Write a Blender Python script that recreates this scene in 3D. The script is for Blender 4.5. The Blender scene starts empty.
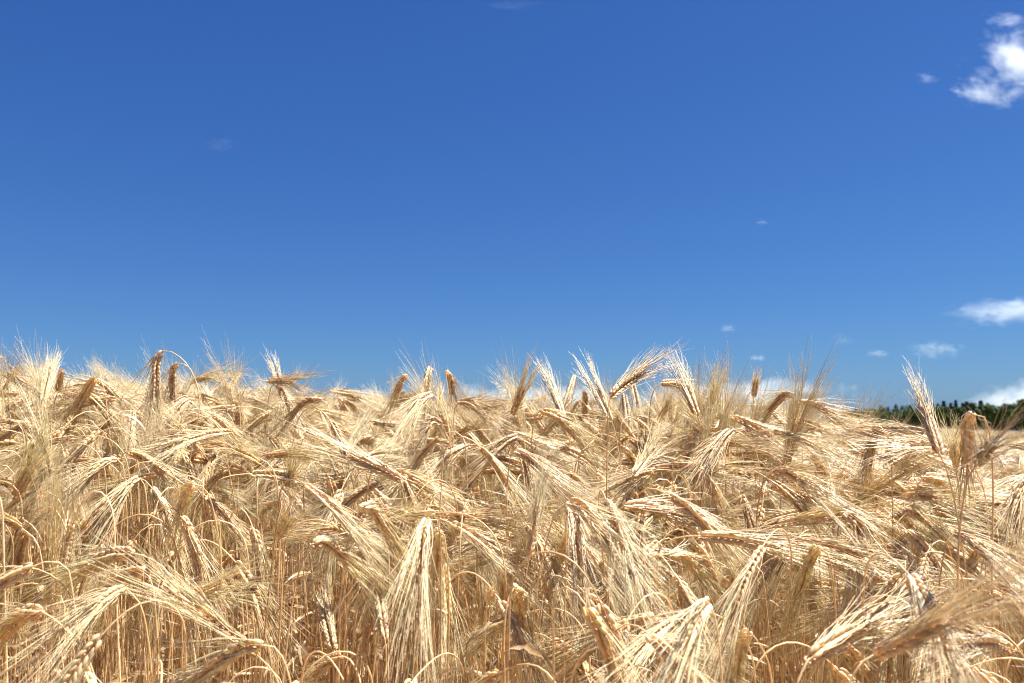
import bpy, math, random
import numpy as np
from mathutils import Vector, Euler

random.seed(7)
rng = np.random.default_rng(11)
scene = bpy.context.scene
C = scene.collection
W, H = 1024, 683
R = math.radians

# ------------------------------------------------------------------ camera
LENS = 28.0
F = W * LENS / 36.0
HORIZON = 409.0
PITCH = math.atan((HORIZON - H / 2) / F)
CAM_Z = 0.98
TILT = 0.044                       # the field falls gently to the right
cam_d = bpy.data.cameras.new('camera')
cam_d.lens = LENS; cam_d.sensor_width = 36
cam_d.clip_start = 0.05; cam_d.clip_end = 20000
cam_d.dof.use_dof = True
cam_d.dof.focus_distance = 1.2
cam_d.dof.aperture_fstop = 7.5
cam = bpy.data.objects.new('camera', cam_d)
cam.location = (0, 0, CAM_Z)
cam.rotation_euler = (math.pi / 2 + PITCH, 0, 0)
C.objects.link(cam)
scene.camera = cam

# ------------------------------------------------------------------ light
SUN_EL, SUN_AZ = R(64), R(80)      # azimuth clockwise from +Y (view direction)
world = bpy.data.worlds.new('World'); scene.world = world
world.use_nodes = True
nt = world.node_tree; nt.nodes.clear()
sky = nt.nodes.new('ShaderNodeTexSky'); sky.sky_type = 'NISHITA'
sky.sun_disc = False
sky.sun_elevation = SUN_EL; sky.sun_rotation = SUN_AZ
sky.altitude = 300; sky.air_density = 1.0; sky.dust_density = 0.25; sky.ozone_density = 2.5
bg = nt.nodes.new('ShaderNodeBackground'); bg.inputs['Strength'].default_value = 0.10
wo = nt.nodes.new('ShaderNodeOutputWorld')
EXPO = 1.75
sp_ = nt.nodes.new('ShaderNodeSeparateColor'); cb_ = nt.nodes.new('ShaderNodeCombineColor')
nt.links.new(sky.outputs[0], sp_.inputs[0])
for ch_, (pw_, gain_) in enumerate(((1.0, .228), (.90, .402), (.70, .70))):   # deep polar blue of the photograph
    m1_ = nt.nodes.new('ShaderNodeMath'); m1_.operation = 'MULTIPLY'; m1_.inputs[1].default_value = .1366
    m2_ = nt.nodes.new('ShaderNodeMath'); m2_.operation = 'POWER'; m2_.inputs[1].default_value = pw_
    m3_ = nt.nodes.new('ShaderNodeMath'); m3_.operation = 'MULTIPLY'; m3_.inputs[1].default_value = gain_ / (2 ** EXPO) / .1      # per channel
    nt.links.new(sp_.outputs[ch_], m1_.inputs[0]); nt.links.new(m1_.outputs[0], m2_.inputs[0]); nt.links.new(m2_.outputs[0], m3_.inputs[0])
    nt.links.new(m3_.outputs[0], cb_.inputs[ch_])
nt.links.new(cb_.outputs[0], bg.inputs[0]); nt.links.new(bg.outputs[0], wo.inputs[0])
sun_d = bpy.data.lights.new('sun', 'SUN'); sun_d.energy = 5.0; sun_d.angle = R(0.53)
sun_d.color = (1.0, 0.955, 0.89)
sun = bpy.data.objects.new('sun', sun_d); C.objects.link(sun)
sdir = Vector((math.sin(SUN_AZ) * math.cos(SUN_EL), math.cos(SUN_AZ) * math.cos(SUN_EL), math.sin(SUN_EL)))
sun.rotation_euler = sdir.to_track_quat('Z', 'Y').to_euler()
sun.location = sdir * 30
scene.view_settings.view_transform = 'Standard'
scene.view_settings.look = 'None'
scene.view_settings.gamma = 1
scene.view_settings.exposure = EXPO
scene.cycles.max_bounces = 14
scene.cycles.diffuse_bounces = 8
scene.cycles.transmission_bounces = 8
scene.cycles.use_denoising = True
scene.cycles.denoiser = 'OPENIMAGEDENOISE'
scene.cycles.denoising_input_passes = 'RGB_ALBEDO_NORMAL'
scene.cycles.denoising_prefilter = 'ACCURATE'
scene.cycles.filter_width = 1.1
scene.cycles.use_adaptive_sampling = False
scene.cycles.volume_max_steps = 256
scene.cycles.volume_bounces = 5

# ------------------------------------------------------------------ helpers
def ground_z(x, y):
    return -TILT * x

def at(px, py, y):
    """world point seen at pixel (px,py) at distance y along the ground"""
    u = (px - W / 2) / F; v = (H / 2 - py) / F
    dy = math.cos(PITCH) - v * math.sin(PITCH)
    dz = math.sin(PITCH) + v * math.cos(PITCH)
    k = y / dy
    return np.array((u * k, y, CAM_Z + dz * k))

def to_px(p):
    x, y, z = p[0], p[1], p[2] - CAM_Z
    dep = y * math.cos(PITCH) + z * math.sin(PITCH)
    up = -y * math.sin(PITCH) + z * math.cos(PITCH)
    return W / 2 + F * x / dep, H / 2 - F * up / dep, dep

def tag(o, label=None, cat=None, group=None, kind=None):
    if label: o['label'] = label
    if cat: o['category'] = cat
    if group: o['group'] = group
    if kind: o['kind'] = kind
    return o

def norm(a):
    return a / np.maximum(np.linalg.norm(a, axis=-1, keepdims=True), 1e-12)

class MB:
    """collects tubes and ribbons, builds ONE mesh"""
    def __init__(s): s.v = []; s.q = []; s.c = []; s.n = 0
    def tubes(s, P, rad, k=3, col=(1, 1, 1), ref=None, flat=1.0):
        P = np.asarray(P, float)
        if P.ndim == 2: P = P[None]
        N, S, _ = P.shape
        rad = np.broadcast_to(np.asarray(rad, float), (N, S))
        T = norm(np.gradient(P, axis=1))
        if ref is None: ref = rng.normal(size=(N, 1, 3))
        else: ref = np.broadcast_to(np.asarray(ref, float), (N, 1, 3)) if np.ndim(ref) < 3 else ref
        A = norm(np.cross(T, np.broadcast_to(ref, T.shape))); B = np.cross(T, A)
        ang = np.arange(k) * 2 * math.pi / k
        V = (P[:, :, None] + rad[:, :, None, None] * (np.cos(ang)[None, None, :, None] * A[:, :, None] +
             flat * np.sin(ang)[None, None, :, None] * B[:, :, None]))
        idx = np.arange(N * S * k).reshape(N, S, k) + s.n
        a = idx[:, :-1]; b = idx[:, 1:]
        q = np.stack([a, np.roll(a, -1, 2), np.roll(b, -1, 2), b], -1).reshape(-1, 4)
        s.v.append(V.reshape(-1, 3)); s.q.append(q); s.n += N * S * k
        col = np.asarray(col, float)
        if col.ndim == 1: col = np.broadcast_to(col, (N, 3))
        s.c.append(np.repeat(col, S * k, 0))
    def ribbon(s, P, wid, side, col):
        P = np.asarray(P, float); S = len(P)
        side = norm(np.asarray(side, float))
        T = norm(np.gradient(P, axis=0)); nrm = norm(np.cross(T, side))
        V = np.stack([P - side * wid[:, None], P + nrm * wid[:, None] * 0.35, P + side * wid[:, None]], 1)
        idx = np.arange(S * 3).reshape(S, 3) + s.n
        q = np.concatenate([np.stack([idx[:-1, j], idx[:-1, j + 1], idx[1:, j + 1], idx[1:, j]], -1) for j in (0, 1)])
        s.v.append(V.reshape(-1, 3)); s.q.append(q); s.n += S * 3
        s.c.append(np.broadcast_to(np.asarray(col, float), (S * 3, 3)))
    def add(s, o):
        off = s.n
        for v, q, c in zip(o.v, o.q, o.c):
            s.v.append(v); s.q.append(q + off); s.c.append(c)
        s.n += o.n
    def mesh(s, name, mat, origin=None):
        me = bpy.data.meshes.new(name)
        v = np.concatenate(s.v); q = np.concatenate(s.q); c = np.concatenate(s.c)
        if origin is not None: v = v - np.asarray(origin)
        me.vertices.add(len(v)); me.vertices.foreach_set('co', v.astype(np.float32).ravel())
        me.loops.add(q.size); me.loops.foreach_set('vertex_index', q.astype(np.int32).ravel())
        me.polygons.add(len(q))
        me.polygons.foreach_set('loop_start', np.arange(0, q.size, 4, dtype=np.int32))
        me.polygons.foreach_set('use_smooth', np.ones(len(q), bool))
        me.update(calc_edges=True)
        at_ = me.color_attributes.new('tone', 'FLOAT_COLOR', 'POINT')
        at_.data.foreach_set('color', np.concatenate([c, np.ones((len(c), 1))], 1).astype(np.float32).ravel())
        me.materials.append(mat)
        return me

def link(name, me, parent=None, loc=(0, 0, 0)):
    o = bpy.data.objects.new(name, me); C.objects.link(o)
    o.location = loc
    if parent: o.parent = parent
    return o

# ------------------------------------------------------------------ materials
def node(t, typ, **kw):
    n = t.nodes.new(typ)
    for k, v in kw.items(): setattr(n, k, v)
    return n

def straw_material(name, rough=0.5, gloss=0.025, trans=0.42, noise=900.0):
    m = bpy.data.materials.new(name); m.use_nodes = True
    t = m.node_tree; t.nodes.clear(); L = t.links.new
    at_ = node(t, 'ShaderNodeAttribute', attribute_name='tone')
    inf = node(t, 'ShaderNodeObjectInfo')
    ramp = node(t, 'ShaderNodeValToRGB')
    e = ramp.color_ramp.elements
    e[0].position = 0.0; e[0].color = (0.78, 0.64, 0.48, 1)
    e[1].position = 1.0; e[1].color = (1.06, 1.08, 1.12, 1)
    for pos, c in ((0.25, (0.98, 0.90, 0.74, 1)), (0.5, (1.0, 0.97, 0.92, 1)), (0.75, (1.04, 1.0, 0.96, 1))):
        x = e.new(pos); x.color = c
    L(inf.outputs['Random'], ramp.inputs[0])
    mul = node(t, 'ShaderNodeMix', data_type='RGBA', blend_type='MULTIPLY'); mul.inputs[0].default_value = 1
    L(at_.outputs['Color'], mul.inputs[6]); L(ramp.outputs[0], mul.inputs[7])
    tc = node(t, 'ShaderNodeTexCoord')
    nz = node(t, 'ShaderNodeTexNoise'); nz.inputs['Scale'].default_value = noise / 6
    L(tc.outputs['Object'], nz.inputs['Vector'])
    r2 = node(t, 'ShaderNodeMapRange'); r2.inputs[1].default_value = .3; r2.inputs[2].default_value = .7
    r2.inputs[3].default_value = .68; r2.inputs[4].default_value = 1.08
    L(nz.outputs[0], r2.inputs[0])
    mul2 = node(t, 'ShaderNodeMix', data_type='RGBA', blend_type='MULTIPLY'); mul2.inputs[0].default_value = 1
    L(mul.outputs[2], mul2.inputs[6]); L(r2.outputs[0], mul2.inputs[7])
    d = node(t, 'ShaderNodeBsdfDiffuse'); tr = node(t, 'ShaderNodeBsdfTranslucent')
    g = node(t, 'ShaderNodeBsdfGlossy'); g.inputs['Roughness'].default_value = rough
    g.inputs['Color'].default_value = (1, .97, .92, 1)
    L(mul2.outputs[2], d.inputs[0]); gm = node(t, 'ShaderNodeGamma'); gm.inputs[1].default_value = 1.2      # light gains colour on its way through the straw
    L(mul2.outputs[2], gm.inputs[0]); L(gm.outputs[0], tr.inputs[0])
    m1 = node(t, 'ShaderNodeMixShader'); m1.inputs[0].default_value = trans
    L(d.outputs[0], m1.inputs[1]); L(tr.outputs[0], m1.inputs[2])
    fr = node(t, 'ShaderNodeFresnel'); fr.inputs[0].default_value = 1.28
    ad = node(t, 'ShaderNodeMath', operation='ADD'); ad.inputs[1].default_value = gloss
    L(fr.outputs[0], ad.inputs[0])
    m2 = node(t, 'ShaderNodeMixShader')
    L(ad.outputs[0], m2.inputs[0]); L(m1.outputs[0], m2.inputs[1]); L(g.outputs[0], m2.inputs[2])
    o = node(t, 'ShaderNodeOutputMaterial'); L(m2.outputs[0], o.inputs[0])
    return m

M_STRAW = straw_material('dry_straw')

def soil_material():
    m = bpy.data.materials.new('stubbly_soil'); m.use_nodes = True
    t = m.node_tree; b = t.nodes['Principled BSDF']; L = t.links.new
    tc = node(t, 'ShaderNodeTexCoord')
    n1 = node(t, 'ShaderNodeTexNoise'); n1.inputs['Scale'].default_value = 14; n1.inputs['Detail'].default_value = 9
    L(tc.outputs['Object'], n1.inputs['Vector'])
    r = node(t, 'ShaderNodeValToRGB'); e = r.color_ramp.elements
    e[0].position = .35; e[0].color = (.15, .095, .05, 1); e[1].position = .65; e[1].color = (.38, .26, .13, 1)
    L(n1.outputs[0], r.inputs[0])
    ln = node(t, 'ShaderNodeVectorMath', operation='LENGTH'); L(tc.outputs['Object'], ln.inputs[0])
    far = node(t, 'ShaderNodeMapRange'); far.inputs[1].default_value = 240; far.inputs[2].default_value = 330; L(ln.outputs['Value'], far.inputs[0])
    bounce_green = node(t, 'ShaderNodeMix', data_type='RGBA'); bounce_green.inputs[7].default_value = (.045, .07, .025, 1)      # meadow green added beyond the field to cut tan bounce onto clouds
    L(far.outputs[0], bounce_green.inputs[0]); L(r.outputs[0], bounce_green.inputs[6]); L(bounce_green.outputs[2], b.inputs['Base Color'])
    b.inputs['Roughness'].default_value = .95
    bp = node(t, 'ShaderNodeBump'); bp.inputs['Strength'].default_value = .8; bp.inputs['Distance'].default_value = .03
    L(n1.outputs[0], bp.inputs['Height']); L(bp.outputs[0], b.inputs['Normal'])
    return m

def canopy_material():
    m = bpy.data.materials.new('distant_crop'); m.use_nodes = True
    t = m.node_tree; b = t.nodes['Principled BSDF']; L = t.links.new
    tc = node(t, 'ShaderNodeTexCoord')
    n1 = node(t, 'ShaderNodeTexNoise'); n1.inputs['Scale'].default_value = 3; n1.inputs['Detail'].default_value = 12
    L(tc.outputs['Object'], n1.inputs['Vector'])
    r = node(t, 'ShaderNodeValToRGB'); e = r.color_ramp.elements
    e[0].position = .35; e[0].color = (.20, .135, .07, 1); e[1].position = .65; e[1].color = (.42, .31, .18, 1)  # crop colours darkened to hold the self-shadow the flat sheet lacks
    L(n1.outputs[0], r.inputs[0]); L(r.outputs[0], b.inputs['Base Color'])
    b.inputs['Roughness'].default_value = .9
    bp = node(t, 'ShaderNodeBump'); bp.inputs['Strength'].default_value = 1; bp.inputs['Distance'].default_value = .15
    L(n1.outputs[0], bp.inputs['Height']); L(bp.outputs[0], b.inputs['Normal'])
    return m

# ------------------------------------------------------------------ ground
def grid_mesh(name, xs, ys, zf, mat):
    X, Y = np.meshgrid(xs, ys)
    Z = zf(X, Y)
    v = np.stack([X, Y, Z], -1).reshape(-1, 3)
    nx, ny = len(xs), len(ys)
    i = np.arange(nx * ny).reshape(ny, nx)
    q = np.stack([i[:-1, :-1], i[:-1, 1:], i[1:, 1:], i[1:, :-1]], -1).reshape(-1, 4)
    me = bpy.data.meshes.new(name)
    me.from_pydata(v.tolist(), [], q.tolist()); me.update()
    me.polygons.foreach_set('use_smooth', np.ones(len(q), bool))
    me.materials.append(mat)
    return me

xs = np.sort(np.concatenate([np.linspace(-4000, 4000, 41), np.linspace(-8, 8, 65)]))
ys = np.sort(np.concatenate([np.linspace(-3000, 5000, 41), np.linspace(-4, 12, 65)]))
def soil_z(X, Y):
    near = (np.abs(X) < 9) & (np.abs(Y) < 13)
    return -TILT * X + np.where(near, 0.012 * np.sin(X * 9.1 + Y * 3) * np.cos(Y * 7.3 - X * 2), 0)
g = link('ground', grid_mesh('ground', xs, ys, soil_z, soil_material()))
tag(g, kind='structure')

# distant crop surface, ear-high, from where single plants stop being readable
xs = np.linspace(-260, 260, 261); ys = np.concatenate([np.linspace(46, 100, 90), np.linspace(101, 232, 80)])
def can_z(X, Y):
    r = rng.normal(size=X.shape)
    return -TILT * X + 0.74 + 0.05 * r + 0.05 * np.sin(X * .13) * np.cos(Y * .21)
g = link('distant_crop', grid_mesh('distant_crop', xs, ys, can_z, canopy_material()))
tag(g, 'pale ripe crop of the far field running to the tree line', 'crop', kind='stuff')

# ------------------------------------------------------------------ barley anatomy
STALK_C = np.array((.90, .68, .38)); GRAIN_C = np.array((.91, .66, .37)); AWN_C = np.array((.96, .78, .49))
LEAF_C = np.array((.56, .41, .23))

def vary(c, n, amt=.16):
    v = 1 + rng.normal(size=(n, 1)) * amt
    w = rng.normal(size=(n, 1)) * .03
    out = c[None] * np.clip(v, .5, 1.25) * np.concatenate([1 + 0 * w, 1 + w * .4, 1 + w * 1.5], 1)
    return np.clip(out, .02, .93)

def resample(P, n):
    P = np.asarray(P, float)
    # Catmull-Rom through the points, then even spacing
    Q = np.concatenate([[2 * P[0] - P[1]], P, [2 * P[-1] - P[-2]]])
    out = []
    for i in range(1, len(Q) - 2):
        t = np.linspace(0, 1, 12, endpoint=False)[:, None]
        a, b, c, d = Q[i - 1], Q[i], Q[i + 1], Q[i + 2]
        out.append(.5 * (2 * b + (c - a) * t + (2 * a - 5 * b + 4 * c - d) * t ** 2 + (-a + 3 * b - 3 * c + d) * t ** 3))
    out = np.concatenate(out + [P[-1:]])
    s = np.concatenate([[0], np.cumsum(np.linalg.norm(np.diff(out, axis=0), axis=1))])
    u = np.linspace(0, s[-1], n)
    return np.stack([np.interp(u, s, out[:, k]) for k in range(3)], 1)

def ear_parts(P, awn=0.12, spread=1.0, nodes=11, lod=0, face=None, tone=1.0, thick=1.0):
    """P: ear axis (n,3). returns (grains MB, awns MB)"""
    P = resample(P, 2 * nodes + 2)
    Lr = np.linalg.norm(np.diff(P, axis=0), axis=1).sum()
    k = Lr / 0.085 * thick
    T = norm(np.gradient(P, axis=0))
    if face is None:
        face = rng.normal(size=3)
    S = norm(np.cross(T, face)); Nn = np.cross(S, T)
    G, A = MB(), MB()
    # rachis
    G.tubes(P, np.full(len(P), .0009 * k), 4, GRAIN_C * .8)
    gp, tips, tdir, gl = [], [], [], []
    rows = (-1, 1) if lod < 2 else (0,)
    for i in range(2 * nodes):
        sd = 1 if i % 2 else -1
        fr = i / (2 * nodes - 1)
        size = (0.72 + .5 * math.sin(math.pi * min(1, fr * .85 + .18))) * k
        for r in rows:
            o = P[i] + S[i] * sd * .0019 * k + Nn[i] * r * .0016 * k
            out = S[i] * sd * (.44 + .05 * rng.normal()) + Nn[i] * r * .26
            d = norm(T[i] + out * (1 - .35 * fr))
            ln = .0112 * size * (1 + .08 * rng.normal())
            gp.append((o, d, T[i], ln)); gl.append(size)
    o = np.array([g_[0] for g_ in gp]); d = np.array([g_[1] for g_ in gp]); t0 = np.array([g_[2] for g_ in gp]); ln = np.array([g_[3] for g_ in gp])
    n = len(o)
    st = np.array((0, .18, .5, .8, 1.0)) if lod < 1 else np.array((0, .45, 1.0))
    pr = np.array((.25, .85, 1.0, .6, .12)) if lod < 1 else np.array((.4, 1.0, .15))
    PG = o[:, None] + d[:, None] * (ln[:, None] * st[None])[..., None] + (t0 - d)[:, None] * (ln[:, None] * .35 * st[None] ** 2)[..., None]
    rg = .0024 * np.array(gl)[:, None] * pr[None]
    if lod < 2:
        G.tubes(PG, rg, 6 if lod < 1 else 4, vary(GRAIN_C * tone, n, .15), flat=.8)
    else:
        G.tubes(PG[::2], rg[::2] * 1.5, 3, vary(GRAIN_C * tone, len(PG[::2]), .15))
    # awns: parallel brush that opens slowly
    if lod < 2:
        half = rng.permutation(n)[:int(n * .55)]
        PG = np.concatenate([PG, PG[half] + rng.normal(size=(len(half), 1, 3)) * .0008]); d = np.concatenate([d, norm(d[half] + rng.normal(size=(len(half), 3)) * .12)]); t0 = np.concatenate([t0, t0[half]])
    sel = slice(None) if lod < 2 else slice(None, None, 2)
    o2 = PG[sel, -1]; d2 = d[sel]; t2 = t0[sel]; m = len(o2)
    end = T[-1]
    base = norm(t2 * .75 + d2 * (.34 * spread) + end * .25 + rng.normal(size=(m, 3)) * .038 * spread)
    L = awn * (.85 + .3 * rng.random(m)) * rng.uniform(.86, 1.06, m)
    ns = 7 if lod < 1 else (4 if lod < 2 else 3)
    u = np.linspace(0, 1, ns)[None, :, None]
    curl = rng.normal(size=(m, 1, 3)) * .04 + (d2 - t2)[:, None] * .22 * spread + np.array((0, 0, -.05))
    wob = rng.normal(size=(m, 1, 3)) * .016
    PA = o2[:, None] + (base[:, None] * u + curl * u ** 2 + wob * np.sin(u * 7)) * L[:, None, None]
    ra = (.00050 if lod == 0 else .0005 if lod < 2 else .0009) * min(1.25, max(.8, k)) * (1 - .78 * u[..., 0])
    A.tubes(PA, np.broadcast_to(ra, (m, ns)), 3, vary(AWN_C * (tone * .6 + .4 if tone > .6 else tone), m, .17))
    return G, A

def stalk_mb(P, r0=.0021, r1=.00085, lod=0, tone=None):
    n = {0: 64, 1: 12, 2: 7}[lod]
    Q = resample(P, n)
    r = np.linspace(r0, r1, n)
    if lod == 0:
        for j in (18, 36): r[j - 1:j + 2] *= (1.12, 1.35, 1.12)
    m = MB(); m.tubes(Q, r, 6 if lod == 0 else (4 if lod == 1 else 3), STALK_C * (tone if tone is not None else rng.uniform(.85, 1.1)))
    return m

def leaf_mb(P0, az, length=.16, width=.0045, droop=1.0, up=.9, tone=1.0):
    n = 12
    u = np.linspace(0, 1, n)
    dirh = np.array((math.cos(az), math.sin(az), 0))
    th = up - droop * 2.4 * u ** .8
    step = length / n
    P = [np.array(P0, float)]
    for k in range(1, n):
        P.append(P[-1] + step * (dirh * math.cos(th[k]) + np.array((0, 0, math.sin(th[k])))))
    P = np.array(P) + rng.normal(size=(n, 3)) * .0012
    w = width * np.interp(u, (0, .15, .6, 1), (.5, 1, .8, .05))
    tw = rng.uniform(-2.5, 2.5)
    perp = np.cross(dirh, (0, 0, 1))
    side = np.array([perp * math.cos(tw * a) + np.array((0, 0, 1)) * math.sin(tw * a) + dirh * .2 for a in u])
    m = MB(); m.ribbon(P, w, side, LEAF_C * tone)
    return m

def nod_curve(height, nod, lean, neck=.10, earlen=.085):
    """planar curve in x-z: returns stalk points, ear points; apex at 'height'"""
    ds = .004; pts = [(0., 0.)]; s = 0
    # straight length found afterwards by shifting
    n_neck = int(neck / ds); n_ear = int(earlen / ds)
    a0 = lean
    ang = [a0 + (nod * .82 - a0) * (0.5 - .5 * math.cos(math.pi * (i + 1) / n_neck)) for i in range(n_neck)]
    ang += [nod * .82 + nod * .18 * (i + 1) / n_ear for i in range(n_ear)]
    p = np.zeros((len(ang) + 1, 2))
    for i, a in enumerate(ang):
        p[i + 1] = p[i] + ds * np.array((math.sin(a), math.cos(a)))
    top = p[:, 1].max(); z0 = height - top
    nS = 14; low = np.zeros((nS, 2)); zz = np.linspace(0, z0, nS)
    low[:, 1] = zz; low[:, 0] = z0 * math.tan(lean) * (zz / z0) ** 1.6 * .62
    p[:, 0] += low[-1, 0]; p[:, 1] += z0
    def to3(q):
        o = np.zeros((len(q), 3)); o[:, 0] = q[:, 0]; o[:, 2] = q[:, 1]; return o
    st = np.concatenate([low[:-1], p[:n_neck + 1:4], p[n_neck:n_neck + 1]])
    er = p[n_neck::5]
    if np.allclose(er[-1], p[-1]) is False: er = np.concatenate([er, p[-1:]])
    st3, er3 = to3(st), to3(er)
    ph = rng.uniform(0, 6)
    st3[:, 1] += .010 * np.sin(st3[:, 2] * 5 + ph) * np.clip(st3[:, 2] / height, 0, 1)
    dy = st3[-1, 1]
    er3[:, 1] += dy + np.linspace(0, 1, len(er3)) * rng.normal() * .008
    return st3, er3

def build_variant(height, nod, lod=0, leaf=True):
    lean = R(rng.uniform(0, 9))
    el = rng.uniform(.07, .095) if nod > .6 else rng.uniform(.065, .09)
    st, er = nod_curve(height, nod, lean, neck=rng.uniform(.04, .17), earlen=el)
    sp = rng.uniform(.6, 1.35)
    G, A = ear_parts(er, awn=rng.uniform(.085, .145), spread=sp, lod=lod)
    S = stalk_mb(st, lod=lod)
    Lf = None
    if leaf and lod < 2:
        zl = rng.uniform(.30, .72) * height
        k = np.argmin(np.abs(st[:, 2] - zl))
        Lf = leaf_mb(st[k], rng.uniform(0, 6.28), rng.uniform(.12, .26), rng.uniform(.003, .0065), rng.uniform(.6, 1.3), rng.uniform(.6, 1.3), rng.uniform(.8, 1.1))
    return dict(S=S, G=G, A=A, L=Lf, height=height, nod=nod, tip=er[-1], neck=st[-1], ear=er)

NODS = [R(a) for a in (18, 45, 70, 95, 115, 135, 150, 165, 178, 105)]
HEIGHTS = [.70, .82, .95]

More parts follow.
